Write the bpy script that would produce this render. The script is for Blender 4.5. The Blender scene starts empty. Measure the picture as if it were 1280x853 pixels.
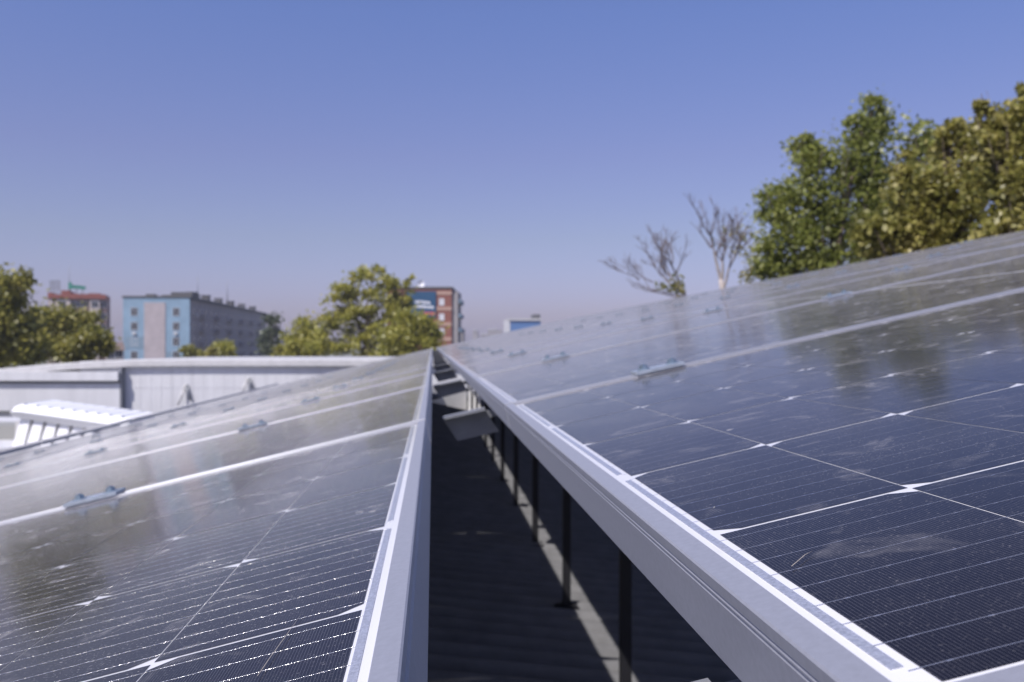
import bpy, math, random
import numpy as np
from mathutils import Vector, Matrix
R = math.radians
SC = bpy.context.scene
COL = SC.collection
random.seed(7)
RNG = np.random.default_rng(7)

# ------------------------------------------------------------------ camera
CAMZ = 7.0
FPX, YAW, PITCH = 1150.26, 0.0859, 0.0040
cam_d = bpy.data.cameras.new('camera')
cam = bpy.data.objects.new('camera', cam_d)
COL.objects.link(cam)
cam.location = (0, 0, CAMZ)
cam.rotation_euler = (math.pi / 2 + PITCH, 0, -YAW)
cam_d.sensor_width = 36.0
cam_d.lens = FPX / 1280 * 36
cam_d.clip_start = 0.01
cam_d.clip_end = 6000
cam_d.dof.use_dof = True
cam_d.dof.focus_distance = 0.345
cam_d.dof.aperture_fstop = 20
cam_d.dof.aperture_blades = 7
SC.camera = cam

# ------------------------------------------------------------------ sky, sun, exposure
SUN = Vector((-0.4545, -0.428, 0.781)).normalized()
EL = math.asin(SUN.z)
SKYRAMP = [(0.05, (0.927, 0.784, 1.14)), (0.114, (0.96, 0.80, 0.99)), (0.20, (1.0, 0.80, 1.05)), (0.337, (0.96, 0.90, 1.25)), (1.0, (0.95, 0.95, 1.3))]
world = bpy.data.worlds.new('World')
SC.world = world
world.use_nodes = True
wn, wl = world.node_tree.nodes, world.node_tree.links
sky = wn.new('ShaderNodeTexSky')
sky.sky_type = 'NISHITA'
sky.sun_disc = False
sky.sun_elevation = EL
sky.sun_rotation = math.atan2(SUN.x, SUN.y)
sky.air_density = 1.0
sky.dust_density = 1.2
sky.ozone_density = 3.0
tint = wn.new('ShaderNodeMix')
tint.data_type = 'RGBA'
tint.blend_type = 'MULTIPLY'
tint.inputs[0].default_value = 1.0
wl.new(sky.outputs[0], tint.inputs[6])
# colour of the real sky from horizon haze to zenith (direction dependent balance of the clear-sky model)
wtc = wn.new('ShaderNodeTexCoord')
wsp = wn.new('ShaderNodeSeparateXYZ')
wl.new(wtc.outputs['Generated'], wsp.inputs[0])
wrp = wn.new('ShaderNodeValToRGB')
while len(wrp.color_ramp.elements) < 5:
    wrp.color_ramp.elements.new(0.5)
for e, (pos, c) in zip(wrp.color_ramp.elements, SKYRAMP):
    e.position = pos
    e.color = (*[q / 2.0 for q in c], 1)
wmul = wn.new('ShaderNodeVectorMath'); wmul.operation = 'SCALE'; wmul.inputs['Scale'].default_value = 2.0
wl.new(wsp.outputs[2], wrp.inputs[0]); wl.new(wrp.outputs[0], wmul.inputs[0]); wl.new(wmul.outputs[0], tint.inputs[7])
bg = wn['Background']
wl.new(tint.outputs[2], bg.inputs[0])
bg.inputs[1].default_value = 0.11
sun_d = bpy.data.lights.new('sun', 'SUN')
sun_d.energy = 5.0
sun_d.angle = R(0.53)
sun_d.color = (1.0, 0.95, 0.91)
sun = bpy.data.objects.new('sun', sun_d)
COL.objects.link(sun)
sun.rotation_euler = SUN.to_track_quat('Z', 'Y').to_euler()
sun.location = (-20, -20, 40)
SC.view_settings.view_transform = 'Standard'
SC.view_settings.look = 'None'
SC.view_settings.gamma = 1.0
SC.view_settings.use_curve_mapping = False
SC.view_settings.exposure = 0.0
SC.cycles.max_bounces = 8
SC.cycles.diffuse_bounces = 3
SC.cycles.glossy_bounces = 4
SC.cycles.sample_clamp_indirect = 6.0

# ------------------------------------------------------------------ helpers
def W(px, py, D):
    """point at pixel (1280x853) and forward distance D"""
    r, u = (px - 640) / FPX, (426.5 - py) / FPX
    fwd = Vector((math.sin(YAW) * math.cos(PITCH), math.cos(YAW) * math.cos(PITCH), math.sin(PITCH)))
    rt = Vector((math.cos(YAW), -math.sin(YAW), 0))
    up = rt.cross(fwd)
    return Vector((0, 0, CAMZ)) + D * (fwd + r * rt + u * up)

class MB:
    def __init__(s):
        s.v, s.f, s.m, s.sm = [], [], [], []
    def add(s, vs, fs, mi=0, smooth=False):
        o = len(s.v)
        s.v += [tuple(v) for v in vs]
        s.f += [[i + o for i in f] for f in fs]
        s.m += [mi] * len(fs)
        s.sm += [smooth] * len(fs)
    def box(s, c0, c1, M=None, mi=0, taper=None):
        (x0, y0, z0), (x1, y1, z1) = c0, c1
        vs = [(x0, y0, z0), (x1, y0, z0), (x1, y1, z0), (x0, y1, z0), (x0, y0, z1), (x1, y0, z1), (x1, y1, z1), (x0, y1, z1)]
        if M is not None:
            vs = [M @ Vector(v) for v in vs]
        s.add(vs, [[3, 2, 1, 0], [4, 5, 6, 7], [0, 1, 5, 4], [1, 2, 6, 5], [2, 3, 7, 6], [3, 0, 4, 7]], mi)
    def prism(s, pts, y0, y1, M=None, mi=0):
        """polygon in x,z (counter-clockwise seen from -y) extruded along y"""
        n = len(pts)
        vs = [(x, y0, z) for x, z in pts] + [(x, y1, z) for x, z in pts]
        if M is not None:
            vs = [M @ Vector(v) for v in vs]
        fs = [list(range(n)), list(range(2 * n - 1, n - 1, -1))]
        for i in range(n):
            j = (i + 1) % n
            fs.append([i, i + n, j + n, j])
        s.add(vs, fs, mi)
    def tube(s, pts, rad, n=8, mi=0, cap=True):
        pts = [Vector(p) for p in pts]
        vs, fs = [], []
        for i, p in enumerate(pts):
            d = (pts[min(i + 1, len(pts) - 1)] - pts[max(i - 1, 0)]).normalized()
            a = d.cross(Vector((0.31, 0.17, 0.93)))
            if a.length < 1e-3:
                a = d.cross(Vector((1, 0, 0)))
            a.normalize()
            b = d.cross(a)
            for k in range(n):
                t = 2 * math.pi * k / n
                vs.append(p + rad[i] * (math.cos(t) * a + math.sin(t) * b))
        for i in range(len(pts) - 1):
            for k in range(n):
                k2 = (k + 1) % n
                fs.append([i * n + k, i * n + k2, (i + 1) * n + k2, (i + 1) * n + k])
        if cap:
            fs.append(list(range(n))[::-1])
            fs.append([(len(pts) - 1) * n + k for k in range(n)])
        s.add(vs, fs, mi, True)
    def hexa(s, c, r, z0, z1, n=6, mi=0):
        vs = [(c[0] + r * math.cos(2 * math.pi * k / n), c[1] + r * math.sin(2 * math.pi * k / n), z) for z in (z0, z1) for k in range(n)]
        fs = [list(range(n))[::-1], list(range(n, 2 * n))] + [[k, (k + 1) % n, n + (k + 1) % n, n + k] for k in range(n)]
        s.add(vs, fs, mi)
    def mesh(s, name, mats):
        me = bpy.data.meshes.new(name)
        me.from_pydata(s.v, [], s.f)
        for m in (mats if isinstance(mats, (list, tuple)) else [mats]):
            me.materials.append(m)
        me.polygons.foreach_set('material_index', s.m)
        me.polygons.foreach_set('use_smooth', s.sm)
        me.update()
        return me
    def build(s, name, mats, parent=None):
        return link(name, s.mesh(name, mats), parent)

def link(name, data, parent=None):
    o = bpy.data.objects.new(name, data)
    COL.objects.link(o)
    if parent is not None:
        o.parent = parent
    return o
def tag(o, label=None, cat=None, group=None, kind=None):
    if label: o['label'] = label
    if cat: o['category'] = cat
    if group: o['group'] = group
    if kind: o['kind'] = kind
    return o
def empty(name, loc=(0, 0, 0), rot=(0, 0, 0)):
    o = bpy.data.objects.new(name, None)
    COL.objects.link(o)
    o.location, o.rotation_euler = loc, rot
    o.empty_display_size = 0.1
    return o
def copy_tree(o, parent=None):
    c = o.copy()
    COL.objects.link(c)
    c.parent = parent
    for ch in o.children:
        copy_tree(ch, c)
    return c
ORD = 'first second third fourth fifth sixth seventh eighth ninth tenth eleventh twelfth thirteenth fourteenth fifteenth sixteenth seventeenth eighteenth nineteenth twentieth twenty-first twenty-second twenty-third twenty-fourth twenty-fifth twenty-sixth twenty-seventh twenty-eighth'.split()

# ------------------------------------------------------------------ materials
def mat(name, col=(0.5, 0.5, 0.5), rough=0.6, metal=0.0, noise=0.0, nscale=5.0, bump=0.0, spec=0.5):
    m = bpy.data.materials.new(name)
    m.use_nodes = True
    n, l = m.node_tree.nodes, m.node_tree.links
    b = n['Principled BSDF']
    b.inputs['Base Color'].default_value = (*col, 1)
    b.inputs['Roughness'].default_value = rough
    b.inputs['Metallic'].default_value = metal
    b.inputs['Specular IOR Level'].default_value = spec
    if noise or bump:
        tc = n.new('ShaderNodeTexCoord')
        nz = n.new('ShaderNodeTexNoise')
        nz.inputs['Scale'].default_value = nscale
        nz.inputs['Detail'].default_value = 6
        nz.inputs['Roughness'].default_value = 0.65
        l.new(tc.outputs['Object'], nz.inputs['Vector'])
        if noise:
            mp = n.new('ShaderNodeMapRange')
            mp.inputs[1].default_value, mp.inputs[2].default_value = 0.3, 0.7
            mp.inputs[3].default_value, mp.inputs[4].default_value = 1 - noise, 1 + noise
            l.new(nz.outputs[0], mp.inputs[0])
            mx = n.new('ShaderNodeMix')
            mx.data_type, mx.blend_type = 'RGBA', 'MULTIPLY'
            mx.inputs[0].default_value = 1
            mx.inputs[6].default_value = (*col, 1)
            l.new(mp.outputs[0], mx.inputs[7])
            l.new(mx.outputs[2], b.inputs['Base Color'])
        if bump:
            bp = n.new('ShaderNodeBump')
            bp.inputs['Strength'].default_value = bump
            bp.inputs['Distance'].default_value = 0.01
            l.new(nz.outputs[0], bp.inputs['Height'])
            l.new(bp.outputs[0], b.inputs['Normal'])
    return m

def math_node(n, l, op, a, b=None, c=None):
    x = n.new('ShaderNodeMath')
    x.operation = op
    for i, q in enumerate((a, b, c)):
        if q is None:
            continue
        if isinstance(q, (int, float)):
            x.inputs[i].default_value = q
        else:
            l.new(q, x.inputs[i])
    return x.outputs[0]

def dusted(m, tau0=0.0011, tau1=0.0185, dust=(0.45, 0.435, 0.44)):
    """thin layer of dust on the glass: its optical path grows with 1/cos, as a real thin layer's does"""
    n, l = m.node_tree.nodes, m.node_tree.links
    out = n['Material Output']
    surf = out.inputs[0].links[0].from_socket
    tc = n.new('ShaderNodeTexCoord')
    n1 = n.new('ShaderNodeTexNoise'); n1.inputs['Scale'].default_value = 9; n1.inputs['Detail'].default_value = 5
    n1.inputs['Roughness'].default_value = 0.7
    n2 = n.new('ShaderNodeTexNoise'); n2.inputs['Scale'].default_value = 900; n2.inputs['Detail'].default_value = 3
    n3 = n.new('ShaderNodeTexNoise'); n3.inputs['Scale'].default_value = 26; n3.inputs['Detail'].default_value = 6
    n3.inputs['Distortion'].default_value = 1.4
    for q in (n1, n2, n3):
        l.new(tc.outputs['Object'], q.inputs['Vector'])
    blot = math_node(n, l, 'POWER', n1.outputs[0], 2.0)
    speck = math_node(n, l, 'MULTIPLY', math_node(n, l, 'MAXIMUM', math_node(n, l, 'SUBTRACT', n2.outputs[0], 0.615), 0.0), 2.0)
    smear = math_node(n, l, 'MULTIPLY', math_node(n, l, 'MAXIMUM', math_node(n, l, 'SUBTRACT', n3.outputs[0], 0.58), 0.0), 0.9)
    tau = math_node(n, l, 'MULTIPLY_ADD', blot, tau1, tau0)
    tau = math_node(n, l, 'ADD', tau, math_node(n, l, 'MULTIPLY', math_node(n, l, 'ADD', speck, smear), blot))
    vo = n.new('ShaderNodeTexVoronoi'); vo.inputs['Scale'].default_value = 34
    wv = n.new('ShaderNodeTexNoise'); wv.inputs['Scale'].default_value = 160; wv.inputs['Detail'].default_value = 2
    l.new(tc.outputs['Object'], wv.inputs['Vector'])
    vm = n.new('ShaderNodeVectorMath'); vm.operation = 'MULTIPLY_ADD'
    l.new(wv.outputs['Color'], vm.inputs[0]); vm.inputs[1].default_value = (0.012, 0.012, 0); l.new(tc.outputs['Object'], vm.inputs[2])
    l.new(vm.outputs[0], vo.inputs['Vector']); l.new(tc.outputs['Object'], n1.inputs['Vector'])
    sc_ = n.new('ShaderNodeSeparateColor'); l.new(vo.outputs['Color'], sc_.inputs[0])
    rad = math_node(n, l, 'MULTIPLY', math_node(n, l, 'POWER', sc_.outputs[0], 6.0), 0.12)
    spot = math_node(n, l, 'LESS_THAN', vo.outputs['Distance'], rad)
    tau = math_node(n, l, 'ADD', tau, math_node(n, l, 'MULTIPLY', math_node(n, l, 'MULTIPLY', spot, sc_.outputs[1]), 0.10))
    g = n.new('ShaderNodeNewGeometry')
    dp = n.new('ShaderNodeVectorMath'); dp.operation = 'DOT_PRODUCT'
    l.new(g.outputs['Incoming'], dp.inputs[0]); l.new(g.outputs['Normal'], dp.inputs[1])
    cs = math_node(n, l, 'MAXIMUM', math_node(n, l, 'ABSOLUTE', dp.outputs['Value']), 0.03)
    e = math_node(n, l, 'EXPONENT', math_node(n, l, 'MULTIPLY', math_node(n, l, 'DIVIDE', tau, cs), -1.0))
    fac = math_node(n, l, 'SUBTRACT', 1.0, e)
    d = n.new('ShaderNodeBsdfDiffuse')
    d.inputs[0].default_value = (*dust, 1)
    mx = n.new('ShaderNodeMixShader')
    l.new(fac, mx.inputs[0]); l.new(surf, mx.inputs[1]); l.new(d.outputs[0], mx.inputs[2])
    l.new(mx.outputs[0], out.inputs[0])
    return m

def glassed(m, rough=0.11):
    b = m.node_tree.nodes['Principled BSDF']
    b.inputs['Coat Weight'].default_value = 1.0
    b.inputs['Coat Roughness'].default_value = rough
    b.inputs['Coat IOR'].default_value = 1.20
    return m

def extruded(name, tv):
    m = mat(name, (0.39, 0.395, 0.43), 0.52, 0.42, 0.07, 260, spec=0.9)
    n, l = m.node_tree.nodes, m.node_tree.links
    b = n['Principled BSDF']
    b.inputs['Anisotropic'].default_value = 0.9
    cv = n.new('ShaderNodeCombineXYZ')
    for i in range(3):
        cv.inputs[i].default_value = tv[i]
    vt = n.new('ShaderNodeVectorTransform')
    vt.vector_type, vt.convert_from, vt.convert_to = 'VECTOR', 'OBJECT', 'WORLD'
    l.new(cv.outputs[0], vt.inputs[0]); l.new(vt.outputs[0], b.inputs['Tangent'])
    return m
M_frame = extruded('anodised_aluminium', (0.0, 0.7, 0.7))          # bars drawn along x
M_frame_end = extruded('anodised_aluminium_end_bar', (0.7, 0.0, 0.7))   # bars drawn along y
M_back = dusted(glassed(mat('white_backsheet', (0.68, 0.68, 0.70), 0.6)))
M_cell = mat('silicon_cell', (0.008, 0.009, 0.022), 0.35, 0.0, spec=0.0)
def cell_nodes():
    n, l = M_cell.node_tree.nodes, M_cell.node_tree.links
    b = n['Principled BSDF']
    tc = n.new('ShaderNodeTexCoord')
    sp = n.new('ShaderNodeSeparateXYZ'); l.new(tc.outputs['Object'], sp.inputs[0])
    fr = math_node(n, l, 'FRACT', math_node(n, l, 'DIVIDE', sp.outputs[0], 0.00125))
    fing = math_node(n, l, 'LESS_THAN', fr, 0.16)
    nz = n.new('ShaderNodeTexNoise'); nz.inputs['Scale'].default_value = 3.2
    l.new(tc.outputs['Object'], nz.inputs['Vector'])
    g = n.new('ShaderNodeNewGeometry')
    cr = n.new('ShaderNodeMix'); cr.data_type = 'RGBA'
    cr.inputs[6].default_value = (0.0028, 0.0028, 0.0065, 1); cr.inputs[7].default_value = (0.0048, 0.0040, 0.0080, 1)
    l.new(g.outputs['Random Per Island'], cr.inputs[0])
    mx = n.new('ShaderNodeMix'); mx.data_type = 'RGBA'
    l.new(cr.outputs[2], mx.inputs[6]); mx.inputs[7].default_value = (0.16, 0.16, 0.19, 1)
    l.new(math_node(n, l, 'MULTIPLY', fing, 0.31), mx.inputs[0])
    l.new(mx.outputs[2], b.inputs['Base Color'])
cell_nodes()
dusted(glassed(M_cell))
M_ribbon = dusted(glassed(mat('tinned_ribbon', (0.62, 0.63, 0.67), 0.5, 0.75, 0.25, 700, 0.35)))
M_wire = mat('tinned_wire', (0.72, 0.71, 0.71), 0.20, 0.8)
def wire_nodes():
    n, l = M_wire.node_tree.nodes, M_wire.node_tree.links
    b = n['Principled BSDF']
    tc = n.new('ShaderNodeTexCoord')
    nz = n.new('ShaderNodeTexNoise'); nz.inputs['Scale'].default_value = 430; nz.inputs['Detail'].default_value = 2
    l.new(tc.outputs['Object'], nz.inputs['Vector'])
    bp = n.new('ShaderNodeBump'); bp.inputs['Strength'].default_value = 0.8; bp.inputs['Distance'].default_value = 0.0007
    l.new(nz.outputs[0], bp.inputs['Height']); l.new(bp.outputs[0], b.inputs['Normal'])
wire_nodes()
glassed(M_wire, 0.12)
_b = M_wire.node_tree.nodes['Principled BSDF']
_b.inputs['Coat IOR'].default_value = 1.5
_g = M_wire.node_tree.nodes.new('ShaderNodeNewGeometry')
M_wire.node_tree.links.new(_g.outputs['True Normal'], _b.inputs['Coat Normal'])
dusted(M_wire)
M_zinc = mat('zinc_plated_steel', (0.46, 0.51, 0.56), 0.45, 0.6, 0.12, 90, 0.05)
M_bolt = mat('zinc_bolt', (0.34, 0.42, 0.48), 0.35, 0.85)
M_rail = mat('mill_aluminium', (0.5, 0.5, 0.52), 0.45, 0.6)
M_beam = mat('galvanised_beam', (0.26, 0.27, 0.30), 0.5, 0.3, 0.12, 25)
M_post = mat('near_black_post', (0.014, 0.014, 0.017), 0.6, 0.0, 0.2, 20)  # even near-black base colour for shafts and base plates
M_plate = mat('white_painted_plate', (0.78, 0.77, 0.75), 0.6, 0.0, 0.08, 30)
M_slate = mat('weathered_roof_sheet', (0.165, 0.165, 0.17), 0.8, 0.0, 0.2, 5, 0.15)
M_wallc = mat('rendered_wall', (0.5, 0.48, 0.45), 0.8, 0.0, 0.1, 2)
M_straw = mat('dry_straw', (0.40, 0.36, 0.31), 0.7)

# ------------------------------------------------------------------ ground
mb = MB()
mb.add([(-1500, -600, 0), (1500, -600, 0), (1500, 1500, 0), (-1500, 1500, 0)], [[0, 1, 2, 3]])
M_ground = mat('city_ground', (0.12, 0.12, 0.08), 0.9, 0, 0.4, 0.05)
tag(mb.build('ground', M_ground), kind='structure')

# ------------------------------------------------------------------ the roof the arrays stand on
ZR = lambda x: CAMZ - 1.43 - (x + 0.3) * 0.125          # right slope falls away to the right
ZL = lambda x: CAMZ - 1.43 + (x + 0.3) * 0.245          # left slope falls to the left
fb = tag(empty('factory_building', (0, 0, 0)), 'low building with dark corrugated roof shaded under the solar arrays', 'building')
def corrugated(name, x0, x1, zf, y0, y1, per, amp):
    m_ = MB()
    n = int((y1 - y0) / per * 10)
    ys = np.linspace(y0, y1, n + 1)
    vs, fs = [], []
    for y in ys:
        dz = amp * math.sin(2 * math.pi * y / per)
        vs += [(x0, y, zf(x0) + dz), (x1, y, zf(x1) + dz)]
    for i in range(n):
        fs.append([2 * i, 2 * i + 1, 2 * i + 3, 2 * i + 2])
    m_.add(vs, fs, 0, True)
    return m_.build(name, M_slate, fb)
corrugated('roof', -0.3, 6.2, ZR, -4, 31, 0.2, 0.045)
corrugated('roof', -10.2, -0.3, ZL, -4, 31, 0.2, 0.022)
mb = MB()
mb.box((-10.0, -3.8, 0), (6.0, 30.8, 3.0))
mb.prism([(-10.0, 3.002), (6.0, 3.002), (6.0, ZR(6.0) - 0.06), (-0.3, ZR(-0.3) - 0.06), (-10.0, ZL(-10.0) - 0.06)], -3.8, 30.8)
mb.build('wall', M_wallc, fb)
mb = MB()
mb.tube([(-0.3, -4, ZR(-0.3) + 0.01), (-0.3, 31, ZR(-0.3) + 0.01)], [0.06, 0.06], 10)
mb.build('ridge_cap', M_slate, fb)

# ------------------------------------------------------------------ solar panels
PL, PW, LIP, MARG = 2.086, 1.0415, 0.010, 0.021
CW, CH, GU, GV = 0.0838, 0.166, 0.0007, 0.0022
V0 = 0.0155
CEN = 0.019
def cell_u(k):
    return MARG + k * (CW + GU) + ((CEN - GU) if k >= 12 else 0)
def frame_mesh():
    prof = [(0.0007, 0), (LIP, 0), (LIP, -0.0016), (0.0020, -0.0016), (0.0020, -0.0325), (0.024, -0.0325), (0.024, -0.034), (0, -0.034),
            (0, -0.0088), (0.0007, -0.0081), (0.0007, -0.0077), (0, -0.0074), (0, -0.0066), (0.0007, -0.0059), (0.0007, -0.0055), (0, -0.0052), (0, -0.0007)]
    m_ = MB()
    n = len(prof)
    vs = []
    for cx, cy, sx, sy in ((0, 0, 1, 1), (PL, 0, -1, 1), (PL, PW, -1, -1), (0, PW, 1, -1)):
        vs += [(cx + sx * d, cy + sy * d, z) for d, z in prof]
    fs = []
    for c in range(4):
        c2 = (c + 1) % 4
        for i in range(n):
            j = (i + 1) % n
            fs.append([c * n + i, c2 * n + i, c2 * n + j, c * n + j][::-1])
    m_.add(vs, fs)
    m_.m = [(i // n) % 2 for i in range(len(fs))]
    return m_.mesh('frame', [M_frame, M_frame_end])
def cells_mesh(flip):
    m_ = MB()
    z = -0.0019
    c = 0.0068
    for s in range(6):
        v0 = V0 + s * (CH + GV)
        v1 = v0 + CH
        right = (s + flip) % 2 == 0
        for k in range(24):
            u0 = cell_u(k); u1 = u0 + CW
            if right:
                p = [(u0, v0), (u1 - c * 1.5, v0), (u1, v0 + c), (u1, v1 - c), (u1 - c * 1.5, v1), (u0, v1)]
            else:
                p = [(u0 + c * 1.5, v0), (u1, v0), (u1, v1), (u0 + c * 1.5, v1), (u0, v1 - c), (u0, v0 + c)]
            m_.add([(x, y, z) for x, y in p], [list(range(6))])
    return m_.mesh('solar_cells', M_cell)
def wires_mesh():
    m_ = MB()
    r = 0.00017
    nrm = []
    z = -0.0019
    for s in range(6):
        for j in range(9):
            v = V0 + s * (CH + GV) + CH * (j + 0.5) / 9
            for ua, ub in ((MARG - 0.0034, cell_u(11) + CW + 0.004), (cell_u(12) - 0.004, cell_u(23) + CW + 0.0034)):
                # laminated flush under the glass: flat to the eye at grazing angles, but shaded as the round wire it is
                pr = [(-1.0, 0.0), (-0.7, 0.1), (0.0, 0.15), (0.7, 0.1), (1.0, 0.0)]
                vs = [(u, v + a * r, z + 0.00004 + b * r) for u in (ua, ub) for a, b in pr]
                m_.add(vs, [[i, i + 5, i + 6, i + 1] for i in range(4)], 0, True)
                nrm += [(0, math.sin(R(t)), math.cos(R(t))) for t in (-72, -40, 0, 40, 72)] * 2
    for s in range(6):
        for j in range(9):
            v = V0 + s * (CH + GV) + CH * (j + 0.5) / 9
            for k in range(24):
                for q in range(4):
                    u = cell_u(k) + CW * (0.09 + 0.273 * q)
                    a, b = 0.0008, 0.00036
                    zz = z + 0.00001
                    m_.add([(u - a, v - b, zz), (u + a, v - b, zz), (u + a, v + b, zz), (u - a, v + b, zz)], [[0, 1, 2, 3]], 0, True)
                    nrm += [(0, 0, 1)] * 4
    me = m_.mesh('busbars', M_wire)
    me.normals_split_custom_set_from_vertices(nrm)
    return me
def ribbon_meshes():
    out = []
    z0, z1 = -0.00205, -0.0018
    for s in range(3):
        a, b = V0 + (2 * s) * (CH + GV) + 0.012, V0 + (2 * s + 2) * (CH + GV) - 0.012
        for x0 in (MARG - 0.0064, cell_u(11) + CW + 0.006, PL - MARG + 0.0030):
            m_ = MB()
            m_.box((x0, a, z0), (x0 + 0.0034, b, z1))
            out.append(m_.mesh('ribbon', M_ribbon))
    return out
mb = MB()
mb.box((0.0021, 0.0021, -0.006), (PL - 0.0021, PW - 0.0021, -0.0021))
ME_back = mb.mesh('backsheet', M_back)
ME_frame, ME_wire, ME_rib = frame_mesh(), wires_mesh(), ribbon_meshes()
ME_cells = [cells_mesh(0), cells_mesh(1)]

TR, TL = 0.21496, 0.23369
OR = Vector((0.0932 + 0.0039, 0.1886, CAMZ - 0.0818 + 0.0009))
OL = Vector((-0.0099, 0.1927, CAMZ - 0.1000))
PITCHV = 1.058
MR = Matrix.Translation(OR) @ Matrix.Rotation(-TR, 4, 'Y')
ML = Matrix.Translation(OL) @ Matrix.Rotation(-TL, 4, 'Y')
O3U = -(2 * PL + 0.02) - 0.30                       # third array, further down the left slope, a little higher
ROWS = 25
def panel(M, u, row, flip, label, group):
    t = empty('solar_panel')
    t.matrix_world = M @ Matrix.Translation((u, row * PITCHV + RNG.uniform(-0.0015, 0.0015), 0))
    tag(t, label, 'solar panel', group)
    link('frame', ME_frame, t)
    link('backsheet', ME_back, t)
    link('solar_cells', ME_cells[flip], t)
    if row < 5:
        link('busbars', ME_wire, t)
    if row < 4:
        for q in ME_rib:
            link('ribbon', q, t)
    return t
def lab_row(row):
    return 'unseen behind the camera' if row < 0 else ('nearest the camera' if row == 0 else ORD[row] + ' from the camera')
for row in range(-1, ROWS):  # first row is out of view, added to keep the roof below shaded
    for c in range(2):
        if row < 0 and c > 0:
            continue
        cn = 'beside the gap' if c == 0 else 'along the upper right edge'
        panel(MR, c * (PL + 0.02), row, 0, f'solar panel of the right array {cn}, {lab_row(row)}', 'solar panels of the right array')
        cn = 'beside the gap' if c == 0 else 'away from the gap'
        panel(ML, -(c + 1) * PL - c * 0.02, row, 1, f'solar panel of the left array {cn}, {lab_row(row)}', 'solar panels of the left array')
        if row >= 6:
            cn = 'beside the dark seam' if c == 0 else 'along its lower edge'
            panel(ML, O3U - (c + 1) * PL - c * 0.02 , row, 1, f'pale far panel of the lower left array {cn}, {lab_row(row - 6).replace("nearest the camera", "nearest in view").replace("from the camera", "nearest in view")}', 'solar panels of the lower left array')
for o in list(COL.objects):
    if o.get('group') == 'solar panels of the lower left array':
        o.location.z += 0.045

# rails, clamps
RU = [0.215 + 0.75 * j for j in range(6)]
LU = [-(0.475 - 0.035 + 0.765 * j) for j in range(5)]
for M, us, nm in ((MR, RU, 'right'), (ML, LU, 'left')):
    for i, u in enumerate(us):
        mb = MB()
        y0, y1 = -0.6, (ROWS - 0.5) * PITCHV
        mb.prism([(-0.02, -0.055), (0.02, -0.055), (0.02, -0.0342), (0.008, -0.0342), (0.008, -0.042), (-0.008, -0.042), (-0.008, -0.0342), (-0.02, -0.0342)], y0, y1)
        o = mb.build('mounting_rail', M_rail)
        o.matrix_world = M @ Matrix.Translation((u, 0, 0))
        tag(o, f'aluminium rail under the {nm} array, {ORD[i]} from the gap', 'rail', f'mounting rails of the {nm} array')
def clamp_proto():
    t = empty('panel_clamp')
    m_ = MB()
    m_.prism([(-0.0335, 0.0012), (0.0335, 0.0012), (0.0335, 0.0052), (-0.0335, 0.0052)], -0.021, 0.020)
    m_.box((-0.0335, -0.0085, -0.028), (0.0335, -0.0065, 0.0011))
    m_.box((-0.0335, 0.0065, -0.028), (0.0335, 0.0085, 0.0011))
    m_.build('plate', M_zinc, t)
    for x in (-0.019, 0.021):
        b = MB()
        b.hexa((x, 0), 0.0090, 0.0053, 0.0066, 14)
        b.hexa((x, 0), 0.0060, 0.0067, 0.0108, 6)
        b.hexa((x, 0), 0.0032, 0.0109, 0.0125, 10)
        b.build('bolt', M_bolt, t)
    return t
CP = None
for M, us, nm in ((MR, RU, 'right'), (ML, LU, 'left')):
    for j in range(1, 11):
        for i, u in enumerate(us):
            if CP is None:
                CP = t = clamp_proto()
            else:
                t = copy_tree(CP)
            t.matrix_world = M @ Matrix.Translation((u + 0.0, j * PITCHV - 0.0083, 0)) @ Matrix.Rotation(RNG.normal(0, 0.015), 4, 'Z')
            tag(t, f"zinc clamp on the {nm} array's {ORD[j - 1]} joint from the camera, {ORD[i]} from the gap", 'clamp', f'clamps on the {nm} array joints')

# beams and posts under the right array
ZB = [0.37 + 1.67 * k for k in range(16)]
for k, z in enumerate(ZB):
    y = z - OR.y
    t = empty('cross_beam'); t.matrix_world = MR
    tag(t, f'channel beam under the right array ending in the gap, {ORD[k]} from the camera', 'beam', 'cross beams under the right array')
    mb = MB()
    mb.prism([(0.22, -0.118), (4.1, -0.118), (4.1, -0.0555), (0.22, -0.0555)], y, y + 0.003)
    mb.prism([(0.22, -0.0585), (4.1, -0.0585), (4.1, -0.0555), (0.22, -0.0555)], y + 0.0032, y + 0.05)
    mb.prism([(0.22, -0.118), (4.1, -0.118), (4.1, -0.115), (0.22, -0.115)], y + 0.0032, y + 0.05)
    mb.build('channel', M_beam, t)
    mb = MB()
    xl = -0.090 if k < 2 else -0.112
    xr = 0.004
    mb.prism([(xl + 0.020, -0.1195), (xr + 0.020, -0.1195), (xr, -0.0655), (xl, -0.0655)], y - 0.003, y - 0.001)
    mb.prism([(xl, -0.0653), (xr, -0.0653), (xr, -0.0595), (xl, -0.0595)], y - 0.033, y + 0.004)
    mb.prism([(xr - 0.03, -0.085), (0.219, -0.085), (0.219, -0.070), (xr - 0.03, -0.070)], y - 0.0008, y + 0.02)
    mb.build('end_plate', M_beam, t)
XP = 0.79
ct = None
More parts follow.
